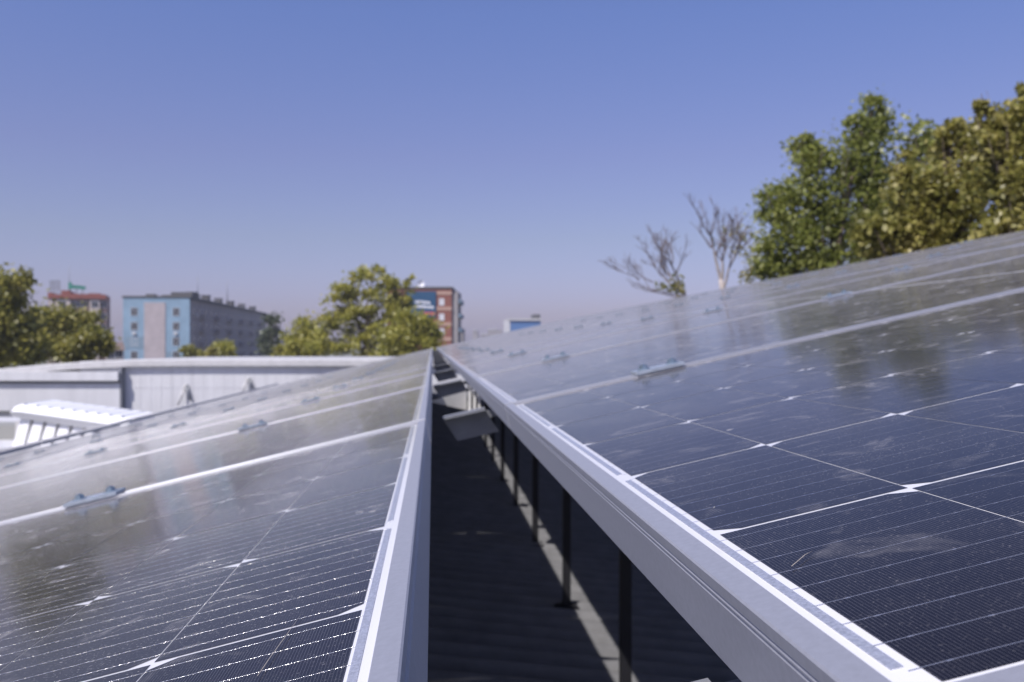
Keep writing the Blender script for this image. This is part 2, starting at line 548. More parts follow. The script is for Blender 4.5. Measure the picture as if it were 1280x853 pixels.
for k, z in enumerate(ZB[1:13]):
    t = empty('support_post', (XP, z + 0.028, ZR(XP)))
    tag(t, f'slim dark post holding up the right array beside the gap, {ORD[k]} from the camera', 'post', 'posts under the right array')
    zt = OR.z + (XP - OR.x) * math.tan(TR) - 0.125 - ZR(XP)
    if ct is None:
        a = MB(); a.box((-0.022, -0.022, 0.032), (0.022, 0.022, zt)); ct = a.mesh('shaft', M_post)
        a = MB(); a.box((-0.07, -0.06, -0.02), (0.06, 0.06, 0.0315))
        cb = a.mesh('base_plate', M_post)
    link('shaft', ct, t); link('base_plate', cb, t)
# white triangular plate and bracket seen in the gap
zz = 3.0
mb = MB()
p0, p1, p2 = W(536, 502, zz), W(583, 489, zz), W(583, 513, zz + 0.02)
n_ = Vector((0, 0.002, 0))
mb.add([p0, p1, p2, p0 + n_, p1 + n_, p2 + n_], [[0, 2, 1], [3, 4, 5], [0, 1, 4, 3], [1, 2, 5, 4], [2, 0, 3, 5]])
tag(mb.build('gusset_plate', M_plate), 'white triangular plate in the gap between the two nearest cross beams', 'plate')
t = tag(empty('rail_bracket', W(594, 500, 3.0)), 'small pale bracket with upright fins under the right array frame', 'bracket')
for i, px in enumerate((587, 593, 599)):
    a, b = W(px - 1.6, 514 - i, 3.0) - t.location, W(px + 1.6, 490 + i * 3.0, 3.0) - t.location
    mb = MB(); mb.box((a.x, -0.01, a.z), (b.x, 0.02, b.z)); mb.build('fin', M_plate, t)
mb = MB(); a, b = W(585, 515, 3.0) - t.location, W(603, 513, 3.0) - t.location
mb.box((a.x, -0.015, a.z), (b.x, 0.03, b.z - 0.0)); mb.build('base_plate', M_plate, t)

# dry grass stems on the glass
def straw(pts, M, label):
    mb = MB()
    q = [Vector((u, v, -0.0008)) for u, v in pts]
    mb.tube(q, [0.00010, 0.00014, 0.00014, 0.00006][:len(q)], 5)
    o = mb.build('straw', M_straw)
    o.matrix_world = M
    tag(o, label, 'straw')
straw([(0.0262, 0.1185), (0.0300, 0.1222), (0.0345, 0.1268), (0.0385, 0.1292)], MR, 'short curved straw on the nearest panel of the right array')
straw([(-0.0510, 0.1269), (-0.0498, 0.1437), (-0.0477, 0.1676), (-0.0457, 0.1934)], ML, 'thin straight straw on the nearest panel of the left array')

# ================================================================== surroundings
RT2 = Vector((math.cos(YAW), -math.sin(YAW), 0))
FW2 = Vector((math.sin(YAW), math.cos(YAW), 0))
def ground_under(px, D):
    p = W(px, 431, D); p.z = 0
    return p
def hgt(py, D):
    return W(640, py, D).z
def frame_at(px, D, turn=0.0):
    """frame whose x runs to the right and y away from the camera, origin on the ground"""
    p = ground_under(px, D)
    return Matrix.Translation(p) @ Matrix.Rotation(-YAW + turn, 4, 'Z')

M_white = mat('white_cladding', (0.59, 0.59, 0.60), 0.55, 0, 0.09, 0.9)
def streaky(m, zs=0.18):
    # rain streaks: stretch the stain noise down the wall
    n, l = m.node_tree.nodes, m.node_tree.links
    nz = [q for q in n if q.type == 'TEX_NOISE'][0]
    tc = [q for q in n if q.type == 'TEX_COORD'][0]
    mp = n.new('ShaderNodeMapping')
    mp.inputs['Scale'].default_value = (2.2, 2.2, zs)
    l.new(tc.outputs['Object'], mp.inputs[0]); l.new(mp.outputs[0], nz.inputs['Vector'])
    return m
streaky(M_white)
M_coping = mat('pale_metal_coping', (0.54, 0.53, 0.52), 0.5, 0.1, 0.1, 3)
M_canopy = mat('white_canopy_sheet', (0.86, 0.86, 0.86), 0.5)
M_blue = mat('pale_blue_render', (0.23, 0.34, 0.44), 0.8, 0, 0.14, 0.35)
M_blue2 = mat('faded_blue_render', (0.20, 0.28, 0.35), 0.8, 0, 0.1, 0.6)
M_pinkgrey = mat('pinkish_grey_panel', (0.42, 0.37, 0.38), 0.85, 0, 0.12, 0.5)
M_grey = streaky(mat('grey_concrete_facade', (0.30, 0.28, 0.28), 0.85, 0, 0.25, 0.25), 0.3)
M_dark = mat('dark_roofing', (0.10, 0.10, 0.10), 0.8, 0, 0.2, 1)
M_pane = mat('window_pane', (0.04, 0.045, 0.055), 0.15)
M_wfr = mat('pale_window_frame', (0.55, 0.55, 0.56), 0.6)
M_brick = mat('red_brown_brick', (0.23, 0.085, 0.06), 0.85, 0, 0.15, 1.5)
M_band = mat('pale_brick_band', (0.42, 0.27, 0.21), 0.85, 0, 0.1, 1.5)
M_banner = mat('deep_blue_banner', (0.008, 0.065, 0.145), 0.6)
M_letter = mat('white_lettering', (0.75, 0.76, 0.8), 0.6)
M_redstripe = mat('red_stripe', (0.45, 0.09, 0.10), 0.6)
M_red = mat('red_parapet', (0.27, 0.085, 0.06), 0.75, 0, 0.2, 0.8)
M_cream = mat('cream_facade', (0.58, 0.50, 0.44), 0.8, 0, 0.12, 0.5)
M_brown = mat('brown_facade', (0.22, 0.14, 0.12), 0.8, 0, 0.15, 0.5)
M_green = mat('green_sign', (0.02, 0.20, 0.14), 0.5)
M_steel = mat('mast_steel', (0.25, 0.26, 0.28), 0.5, 0.5)
M_fblue = mat('far_blue_wall', (0.07, 0.17, 0.38), 0.7)

# ---- long white building beyond the roof
D1 = 45.0
wb = tag(empty('white_building', ground_under(300, D1), (0, 0, -YAW)), 'long low white metal clad building with pale coping beyond the left array', 'building')
sx = D1 / FPX
def X1(px): return (px - 300) * sx
def Z1(py, D=D1): return hgt(py, D)
mb = MB()
mb.box((X1(100), 0, 0), (X1(640), 9, Z1(452)))
mb.box((X1(-160), 0, 0), (X1(100) , 9, Z1(467)))
# standing seams between the sheets
for px in np.arange(162, 640, 13.0):
    mb.box((X1(px), -0.010, 0), (X1(px) + 0.035, -0.002, Z1(456)))
for py in (484.5,):
    mb.box((X1(157), -0.013, Z1(py) - 0.015), (X1(640), -0.0022, Z1(py) + 0.015))
mb.build('wall', M_white, wb)
mb = MB()
tops = [(-160, 473), (-60, 466), (0, 461.5), (45, 457), (90, 453.5), (130, 451), (170, 449.6), (240, 449), (640, 449)]
ov = 0.25
for (a, ya), (b, yb) in zip(tops, tops[1:]):
    vs = []
    for px, py in ((a, ya), (b, yb)):
        zt = Z1(py)
        th = 0.33
        vs += [(X1(px), -ov, zt - th), (X1(px), -ov, zt - 0.06), (X1(px), -ov + 0.10, zt), (X1(px), 9.3, zt + 0.0), (X1(px), 9.3, zt - th)]
    mb.add(vs, [[i, (i + 1) % 5, 5 + (i + 1) % 5, 5 + i][::-1] for i in range(5)])
mb.build('coping', M_coping, wb)
mb = MB()
mb.box((X1(-160), -0.38, Z1(513)), (X1(154), -0.002, Z1(479.5)))
mb.build('projecting_bay', M_white, wb)
mb = MB()
mb.box((X1(-160), -0.62, Z1(475.5)), (X1(154), -0.003, Z1(464.5)))
mb.build('fascia', M_white, wb)
mb = MB()
mb.box((X1(155.0), -0.40, Z1(514)), (X1(156.4), -0.004, Z1(459)))  # dark strip standing in for the shadow right of the projecting bay
mb.build('bay_shadow_strip', M_steel, wb)
for px, top, bot in ((231, 481, 506), (309, 473, 492)):
    t = MB()
    a, b = X1(px), X1(px + 9)
    t.tube([(X1(px - 4.5), -0.45, Z1(bot)), (X1(px + 1.5), -0.05, Z1(top))], [0.05, 0.05], 6)
    t.tube([(X1(px + 8), -0.18, Z1(bot - 6)), (X1(px + 3), -0.05, Z1(top))], [0.06, 0.06], 6, 1)  # dark second leg stands in for the pale bar's shadow
    t.build('brace_and_shadow', [M_coping, M_steel], wb)

# ---- lower roof in front of it, with canopy and parapet box
D2 = 30.0
lr = tag(empty('annex_building', ground_under(60, D2), (0, 0, -YAW)), 'low annex with pale flat roof below the white clad wall', 'building')
s2 = D2 / FPX
def X2(px): return (px - 60) * s2
mb = MB(); mb.box((X2(-260), -1.0, 0), (X2(240), 11.5, hgt(556, D2))); mb.build('flat_roof', M_white, lr)
mb = MB(); mb.box((X2(-150), 5.0, hgt(556, D2) + 0.002), (X2(24), 6.5, hgt(530, 35.5)))
mb.build('parapet', M_coping, lr)
mb = MB(); mb.box((X2(-150), 1.5, hgt(556, D2) + 0.002), (X2(16), 3.0, hgt(532, 31.5))); mb.build('vent_box', mat('grey_vent_box', (0.28, 0.28, 0.26), 0.8), lr)
cn = tag(empty('ribbed_canopy', ground_under(60, D2), (0, 0, -YAW)), 'bright white ribbed canopy with thick sloping lid on the annex roof', 'canopy')
def Z2(py): return hgt(py, D2)
mb = MB()
prof = []
# lid: thick slab falling to the right, rounded front edge
for px, yt, yb in ((24.5, 511, 518), (27, 507, 520), (31, 505, 521), (38, 504.6, 522), (80, 510, 528.3), (125, 515.8, 535), (170, 521.6, 541.6)):
    prof.append((X2(px), Z2(yt), Z2(yb)))
vs, fs = [], []
for x, zt, zb in prof:
    m_ = (zt + zb) / 2
    vs += [(x, -0.45, zb), (x, -0.60, m_), (x, -0.42, zt - 0.03), (x, -0.1, zt + 0.01), (x, 1.6, zt + 0.02), (x, 1.6, zb)]
for i in range(len(prof) - 1):
    for k in range(6):
        k2 = (k + 1) % 6
        fs.append([i * 6 + k, i * 6 + k2, i * 6 + 6 + k2, i * 6 + 6 + k][::-1])
fs += [list(range(6)), [len(vs) - 6 + k for k in range(6)][::-1]]
mb.add(vs, fs, 0, False)
for i in range(9):
    f = (i + 0.5) / 9
    xa = X2(30) + f * (X2(165) - X2(30))
    zt = Z2(504.8) + f * (Z2(521.6) - Z2(504.8)) + 0.015
    mb.box((xa - 0.02, -0.40, zt - 0.08), (xa + 0.02, 1.55, zt + 0.045))
mb.build('lid', M_canopy, cn)
for i in range(7):
    xt, xb = 31 + 16.2 * i, 24 + 16.6 * i
    yt = 520 + 2.7 * i
    mb = MB()
    def q(px, py, y): return (X2(px), y, Z2(py))
    for (pa, pb, d0, d1) in ((xt + 2.0, xt + 14.0, -0.30, 0.9),):
        w0, w1 = xb + 1.5, xb + 14.2
        vs = [q(w0, 562, d0 - 0.25), q(w1, 562, d0 - 0.25), q(pb, yt, d0), q(pa, yt, d0), q(w0, 562, d1), q(w1, 562, d1), q(pb, yt, d1), q(pa, yt, d1)]
        mb.add(vs, [[0, 1, 2, 3], [5, 4, 7, 6], [4, 0, 3, 7], [1, 5, 6, 2], [3, 2, 6, 7]])
    mb.build('slat', M_canopy, cn)
mb = MB(); mb.box((X2(22), -0.12, Z2(562)), (X2(150), 1.2, Z2(526))); 
mb.build('back_panel', M_coping, cn)

# ---- windows as parts
def window_meshes(w, h):
    a = MB()
    t, d = 0.09, 0.08
    a.box((-w / 2 - t, -d, -h / 2 - t), (-w / 2, 0.0, h / 2 + t)); a.box((w / 2, -d, -h / 2 - t), (w / 2 + t, 0.0, h / 2 + t))
    a.box((-w / 2, -d, h / 2), (w / 2, 0.0, h / 2 + t)); a.box((-w / 2, -d, -h / 2 - t), (w / 2, 0.0, -h / 2))
    a.box((-0.04, -d * 0.7, -h / 2), (0.04, -0.012, h / 2))
    b = MB(); b.box((-w / 2, -0.012, -h / 2), (w / 2, -0.004, h / 2))
    return a.mesh('window', M_wfr), b.mesh('pane', M_pane)
def put_windows(parent, meshes, spots, rotz=0.0):
    for p in spots:
        o = link('window', meshes[0], parent)
        o.location = p; o.rotation_euler = (0, 0, rotz)
        link('pane', meshes[1], o)

# ---- pale blue block of flats
DB = 190.0
e_turn = math.atan2(11.6, 105)
bb = tag(empty('apartment_block', ground_under(237, DB), (0, 0, -YAW + e_turn)), 'five storey block of flats with pale blue end wall and long grey side', 'building')
HB, WB_, LB = hgt(372.5, DB), 13.2, 102.0
mb = MB(); mb.box((-WB_, 0.3, 0), (0, LB, HB - 0.4)); mb.build('wall', M_grey, bb)
mb = MB(); mb.box((-WB_ - 0.02, 0, 0), (0.02, 0.298, HB)); mb.build('end_wall', M_blue, bb)
mb = MB(); mb.box((-WB_ * 0.685, -0.12, 0), (-WB_ * 0.365, -0.003, HB - 1.0)); mb.build('pale_panel', M_pinkgrey, bb)
mb = MB(); mb.box((-WB_ * 0.98, -0.05, hgt(436, DB)), (-WB_ * 0.70, -0.002, hgt(421, DB))); mb.build('faded_patch', M_blue2, bb)
mb = MB(); mb.box((-WB_ * 0.35, -0.05, hgt(462, DB)), (-WB_ * 0.25, -0.002, hgt(440, DB))); mb.build('faded_patch', M_blue2, bb)
mb = MB()
mb.box((-WB_ - 0.2, -0.15, HB + 0.002), (0.25, 0.5, HB + 0.35)); mb.box((-0.5, 0.502, HB - 0.398), (0.3, LB, HB + 0.3)); mb.box((-WB_ - 0.2, 0.502, HB - 0.398), (-WB_ + 0.4, LB, HB + 0.3))
mb.build('parapet', M_dark, bb)
mb = MB()
for a, b, c, d, h in ((-9.6, -7.8, 3, 5, 0.9), (-6.6, -4.4, 4, 7, 0.8), (-4.3, 0.0, 2.2, 9, 1.3)):
    mb.box((a, c, HB - 0.39), (b, d, HB + h))
mb.build('roof_hatch', M_dark, bb)
for i, y in enumerate((8, 21, 35, 50, 66, 84)):
    mb = MB(); mb.box((-2.3, y, HB - 0.39), (-0.7, y + 2.2, HB + 1.35 + 0.15 * (i % 2))); mb.box((-2.45, y - 0.15, HB + 1.51), (-0.55, y + 2.35, HB + 1.7)); mb.build('chimney', M_dark, bb)
wm = window_meshes(1.15, 1.5)
ys = (390, 408, 427, 444)
spots = [(-WB_ * f, -0.003, hgt(y, DB)) for f in (0.835, 0.205) for y in ys] + [(-WB_ * f, -0.003, hgt(444, DB) - 3.0) for f in (0.835, 0.205)]
put_windows(bb, wm, spots)
wm2 = window_meshes(2.2, 1.5)
put_windows(bb, wm2, [(0.003, 4 + 5.6 * k, hgt(ys[0], DB) - 2.95 * f) for k in range(17) for f in range(5)], math.pi / 2)
for k in range(6):
    for f in range(5):
        mb = MB()
        z = hgt(ys[0], DB) - 2.95 * f - 1.2
        mb.box((0.006, 9.0 + 15.5 * k, z), (1.1, 12.2 + 15.5 * k, z + 1.0))
        mb.build('balcony', M_grey, bb)
for k in range(14):
    mb = MB()
    y_, f_ = 5.6 + 6.7 * k, (k * 7) % 5
    z = hgt(ys[0], DB) - 2.95 * f_ - 0.9
    mb.box((0.006, y_, z), (0.5, y_ + 0.9, z + 0.65)); mb.build('air_conditioner', M_wfr, bb)
for f, i in ((0.21, 1), (0.835, 1)):
    mb = MB()
    z = hgt(ys[i], DB) - 1.4
    mb.box((-WB_ * f - 0.4, -0.30, z - 0.35), (-WB_ * f + 0.4, -0.13, z + 0.2)); mb.build('air_conditioner', M_wfr, bb)
for px, top in ((247, 345), (284, 352)):
    o = MB(); p = ground_under(px, 215)
    o.tube([(p.x, p.y, HB), (p.x, p.y, hgt(top, 215))], [0.12, 0.05], 6)
    tag(o.build('mast', M_steel), 'thin aerial mast on the flats, ' + ('the taller one' if top == 345 else 'the shorter one further right'), 'mast')

# ---- brick block with banner
DK = 196.0
kb = tag(empty('brick_block', ground_under(564.5, DK), (0, 0, -YAW)), 'red brown brick block of flats with deep blue banner behind the yellow green tree', 'building')
HK = hgt(361, DK); s3 = DK / FPX
def X3(px): return (px - 564.5) * s3
mb = MB(); mb.box((X3(484), 0, 0), (0, 14, HK)); mb.build('wall', M_brick, kb)
mb = MB(); mb.box((X3(483), -0.2, HK + 0.002), (0.2, 14.2, HK + 0.4)); mb.build('parapet', M_dark, kb)
for y in (366.5, 386, 405.5, 424):
    mb = MB(); mb.box((X3(546), -0.10, hgt(y + 2.2, DK)), (0, -0.002, hgt(y - 2.2, DK))); mb.build('floor_band', M_band, kb)
wm3 = window_meshes(1.0, 1.5)
M_curt = mat('bright_curtained_pane', (0.62, 0.62, 0.66), 0.5)
a_, b_ = window_meshes(0.95, 1.35)
b_.materials[0] = M_curt
put_windows(kb, (a_, b_), [(X3(552), -0.003, hgt(y, DK)) for y in (377.5, 396.5, 415)])
put_windows(kb, (a_, b_), [(X3(503), -0.003, hgt(y, DK)) for y in (379, 397)] + [(X3(492), -0.003, hgt(y, DK)) for y in (379, 397)])
mb = MB(); mb.box((0.003, 0.5, 0), (1.3, 13.5, HK - 0.5)); mb.build('balcony_tower', M_grey, kb)
for y in (375, 393, 411):
    mb = MB(); mb.box((1.302, 0.8, hgt(y + 4, DK)), (1.9, 13.0, hgt(y - 1, DK))); mb.build('balcony', M_blue2, kb)
bn = MB(); bn.box((X3(508), -0.25, hgt(396.5, DK)), (X3(545), -0.105, hgt(364.5, DK)))
bn_o = bn.build('banner', M_banner, kb)
rng2 = random.Random(3)
for (x0, x1, y0, h) in ((519, 537, 377.2, 3.6), (516, 542, 382.8, 3.6)):
    x = x0
    mb = MB()
    while x < x1:
        w = rng2.uniform(1.1, 1.9)
        hh = h * rng2.choice((1, 1, 0.8))
        yc = y0 + (x - 516) * 0.06
        mb.box((X3(x), -0.30, hgt(yc + h / 2, DK)), (X3(x + w), -0.252, hgt(yc + h / 2 - hh, DK)))
        x += w + rng2.choice((0.35, 0.4, 0.9))
    mb.build('lettering', M_letter, bn_o)
mb = MB(); mb.box((X3(530), -0.29, hgt(394.3, DK)), (X3(544), -0.252, hgt(390.2, DK))); mb.build('stripe', M_redstripe, bn_o)
for px, py in ((508, 352), (524.5, 354)):
    mb = MB()
    n = 10
    c = (X3(px), 3.0, hgt(py, DK))
    mb.tube([(c[0], c[1], HK + 0.4), (c[0], c[1], c[2])], [0.12, 0.12], 6)
    ring = [[(c[0] + r * math.cos(2 * math.pi * k / n) * 0.95, c[1] - 0.25 + dy, c[2] + r * math.sin(2 * math.pi * k / n)) for k in range(n)] for r, dy in ((0.15, 0.25), (0.6, 0.12), (0.82, -0.1))]
    vs = sum(ring, [])
    fs = [[i * n + k, i * n + (k + 1) % n, (i + 1) * n + (k + 1) % n, (i + 1) * n + k] for i in range(2) for k in range(n)] + [list(range(n))]
    mb.add(vs, fs, 0, True)
    mb.build('satellite_dish', M_letter, kb)
ak = tag(empty('grey_block', ground_under(575, 225), (0, 0, -YAW)), 'small dark grey block just right of the brick flats', 'building')
mb = MB(); mb.box((-0.9, 0, 0), (0.75, 8, hgt(413, 225))); mb.build('wall', M_grey, ak)
mb = MB(); mb.box((-1.0, -0.1, hgt(413, 225) + 0.002), (0.85, 8.1, hgt(412, 225))); mb.build('roof', M_dark, ak)

# ---- tower with red parapet
DT = 230.0
tb = tag(empty('red_topped_tower', ground_under(60, DT), (0, 0, -YAW + 0.34)), 'brown and cream tower block with red parapet behind the left trees', 'building')
s4 = DT / FPX
def X4(px): return (px - 60) * s4 * 0.90
HT = hgt(373, DT); H4 = lambda y: hgt(y, DT)
mb = MB(); mb.box((0, 0, 0), (X4(134), 13, HT)); mb.build('wall', M_brown, tb)
for a, b in ((61, 66), (69, 88), (113, 126)):
    mb = MB(); mb.box((X4(a), -0.6, 0), (X4(b), -0.002, HT - 0.3)); mb.build('cream_bay', M_cream, tb)
for a, b, z0, z1 in ((60, 66, 366, 373), (66, 77, 368, 373), (77, 88, 363, 373), (88, 112, 367, 373), (112, 127, 366, 373), (127, 134, 367.5, 373)):
    mb = MB(); mb.box((X4(a), -0.9, H4(z1) + 0.003), (X4(b) - 0.01, 13, H4(z0))); mb.build('parapet', M_red, tb)
wm4 = window_meshes(1.5, 1.5)
put_windows(tb, wm4, [(X4(x), -0.003, H4(380) - 3.0 * f) for x in (91.5, 98.5, 105.5, 130) for f in range(5)])
put_windows(tb, wm4, [(X4(x), -0.603, H4(380) - 3.0 * f) for x in (78, 119.5) for f in range(5)])
sg = tag(empty('rooftop_sign', W(96, 360, DT + 4), (0, 0, -YAW)), 'green rooftop sign on short legs above the red parapet', 'sign')
def sgx(px): return (px - 96) * s4
def sgz(py): return H4(py) - H4(360)
mb = MB()
for x0, x1, y0, y1 in ((85.5, 89.5, 353, 361.5), (90, 93, 356.5, 361), (93.6, 96.4, 356.8, 361.2), (97, 100, 357, 361.5), (100.6, 103.4, 357.5, 361.8), (104, 107, 358, 362)):
    mb.box((sgx(x0), -0.15, sgz(y1)), (sgx(x1), 0.15, sgz(y0)))
mb.build('letters', M_green, sg)
mb = MB()
mb.box((sgx(85), 0.16, sgz(360)), (sgx(107), 0.3, sgz(359)))
for x in (87, 95, 103):
    mb.box((sgx(x) - 0.1, 0.16, sgz(367.4)), (sgx(x) + 0.1, 0.3, sgz(360.02)))
mb.build('frame', M_steel, sg)
hb = tag(empty('lattice_frame', W(68.5, 366, DT + 6), (0, 0, -YAW)), 'faint lattice board frame on the red topped tower roof', 'frame')
mb = MB()
for k in range(5):
    x = (62.5 + 3 * k - 68.5) * s4
    mb.box((x - 0.09, 0, -0.3), (x + 0.09, 0.15, H4(350) - H4(366)))
for k in range(4):
    z = (H4(351) - H4(366)) * (0.35 + 0.21 * k)
    mb.box((-6.4 * s4, 0.152, z - 0.07), (6.4 * s4, 0.25, z + 0.07))
mb.build('lattice', M_steel, hb)
o = MB(); p = ground_under(86.5, DT + 6); o.tube([(p.x, p.y, HT), (p.x, p.y, H4(330))], [0.16, 0.05], 6)
tag(o.build('mast', M_steel), 'tall thin mast rising above the red topped tower', 'mast')

# ---- small house between trees, far blue building, skyline bits
hs = tag(empty('small_house', ground_under(143, 120), (0, 0, -YAW + 0.40)), 'small pinkish house with pitched roof between trees and blue flats', 'building')
s5 = 120 / FPX
H5 = lambda y: hgt(y, 120)
mb = MB(); mb.box((-10 * s5, 0, 0), (11 * s5, 7, H5(438))); mb.build('wall', M_cream, hs)
mb = MB(); mb.prism([(-13 * s5, H5(437.9)), (12.5 * s5, H5(437.9)), (10 * s5, H5(427)), (0, H5(429))], -0.4, 7.4); mb.build('roof', mat('dusty_pink_roof', (0.45, 0.34, 0.30), 0.8, 0, 0.2, 0.6), hs)
put_windows(hs, window_meshes(0.9, 1.1), [(4.5 * s5, -0.003, H5(441.5)), (-4 * s5, -0.003, H5(443))])
DF = 380.0
fbld = tag(empty('far_blue_building', ground_under(656, DF), (0, 0, -YAW + 0.10)), 'far low blue building with pale flat roof above the right array', 'building')
s6 = DF / FPX
H6 = lambda y: hgt(y, DF)
mb = MB(); mb.box((-18.5 * s6, 0, 0), (20 * s6, 20, H6(401))); mb.build('wall', M_fblue, fbld)
mb = MB(); mb.box((-21 * s6, -0.6, H6(401) + 0.01), (21 * s6, 21, H6(398.5))); mb.build('roof', M_coping, fbld)
mb = MB(); mb.box((-21 * s6, -0.3, 0), (-18.5 * s6 - 0.01, 20, H6(401))); mb.build('corner_pier', M_white, fbld)
mb = MB(); mb.box((11 * s6, 1, H6(398.5) + 0.01), (20 * s6, 9, H6(393))); mb.build('roof_house', M_dark, fbld)
for px, py, w, lab in ((594, 414, 3, 'narrow'), (619, 413, 9, 'wide'), (607, 419, 6, 'low')):
    d = empty('distant_block', ground_under(px, 700), (0, 0, -YAW)); tag(d, f'{lab} hazy distant block on the skyline over the right array', 'building')
    q_ = 700 / FPX
    mb = MB(); mb.box((-w * q_, 0, 0), (w * q_, 20, hgt(py, 700))); mb.build('wall', M_grey, d)
    mb = MB(); mb.box((-w * q_ * 1.03, -0.5, hgt(py, 700) + 0.01), (w * q_ * 0.4, 20, hgt(py - 1.5, 700))); mb.build('roof', M_coping, d)

# ================================================================== trees
def leaf_mat(name, c0, c1, c2, trans=0.35):
    m = bpy.data.materials.new(name)
    m.use_nodes = True
    n, l = m.node_tree.nodes, m.node_tree.links
    b = n['Principled BSDF']
    b.inputs['Roughness'].default_value = 0.42
    b.inputs['Specular IOR Level'].default_value = 0.6
    g = n.new('ShaderNodeNewGeometry')
    rp = n.new('ShaderNodeValToRGB')
    rp.color_ramp.elements[0].color = (*c0, 1); rp.color_ramp.elements[1].color = (*c2, 1)
    e = rp.color_ramp.elements.new(0.5); e.color = (*c1, 1)
    tc = n.new('ShaderNodeTexCoord')
    nz = n.new('ShaderNodeTexNoise'); nz.inputs['Scale'].default_value = 0.9; nz.inputs['Detail'].default_value = 2
    l.new(tc.outputs['Object'], nz.inputs['Vector'])
    v = math_node(n, l, 'MULTIPLY_ADD', nz.outputs[0], 1.2, -0.35)
    v = math_node(n, l, 'ADD', v, math_node(n, l, 'MULTIPLY', g.outputs['Random Per Island'], 0.5))
    l.new(v, rp.inputs[0])
    l.new(rp.outputs[0], b.inputs['Base Color'])
    tr = n.new('ShaderNodeBsdfTranslucent')
    l.new(rp.outputs[0], tr.inputs[0])
    mx = n.new('ShaderNodeMixShader'); mx.inputs[0].default_value = trans
    l.new(b.outputs[0], mx.inputs[1]); l.new(tr.outputs[0], mx.inputs[2])
    l.new(mx.outputs[0], n['Material Output'].inputs[0])
    return m
L_green = leaf_mat('green_leaves', (0.085, 0.110, 0.022), (0.25, 0.28, 0.055), (0.48, 0.47, 0.14), 0.48)
L_maple = leaf_mat('turning_maple_leaves', (0.105, 0.115, 0.026), (0.31, 0.29, 0.065), (0.66, 0.57, 0.22), 0.48)
L_yellow = leaf_mat('yellow_green_leaves', (0.17, 0.18, 0.032), (0.38, 0.37, 0.060), (0.60, 0.53, 0.13), 0.48)
L_olive = leaf_mat('olive_leaves', (0.095, 0.110, 0.022), (0.26, 0.25, 0.045), (0.45, 0.39, 0.09), 0.45)
L_dull = leaf_mat('dull_grey_green_leaves', (0.065, 0.085, 0.05), (0.11, 0.135, 0.075), (0.16, 0.175, 0.10))
M_bark = mat('grey_brown_bark', (0.13, 0.10, 0.08), 0.9, 0, 0.3, 6, 0.3)
M_pale = mat('pale_bark', (0.33, 0.29, 0.27), 0.8, 0, 0.35, 4, 0.2)
M_twig = mat('bare_twig', (0.16, 0.12, 0.11), 0.9)

def leaves_mesh(name, P, size, m, up=0.75):
    n = len(P)
    nr = RNG.normal(size=(n, 3)); nr += np.array([-0.3, -0.35, 0.85]) * up
    nr /= np.linalg.norm(nr, axis=1)[:, None]
    t = RNG.normal(size=(n, 3))
    t -= (t * nr).sum(1)[:, None] * nr
    t /= np.linalg.norm(t, axis=1)[:, None]
    b = np.cross(nr, t)
    s = size * RNG.uniform(0.6, 1.35, n)[:, None]
    q = np.stack([P - t * s * 0.55, P + b * s * 0.36 + nr * s * 0.05, P + t * s * 0.5, P - b * s * 0.36 + nr * s * 0.05], 1).reshape(-1, 3)
    me = bpy.data.meshes.new(name)
    me.vertices.add(4 * n); me.vertices.foreach_set('co', q.astype(np.float32).ravel())
    me.loops.add(4 * n); me.loops.foreach_set('vertex_index', np.arange(4 * n, dtype=np.int32))
    me.polygons.add(n); me.polygons.foreach_set('loop_start', np.arange(0, 4 * n, 4, dtype=np.int32))
    me.materials.append(m)
    me.update(calc_edges=True)
    return me

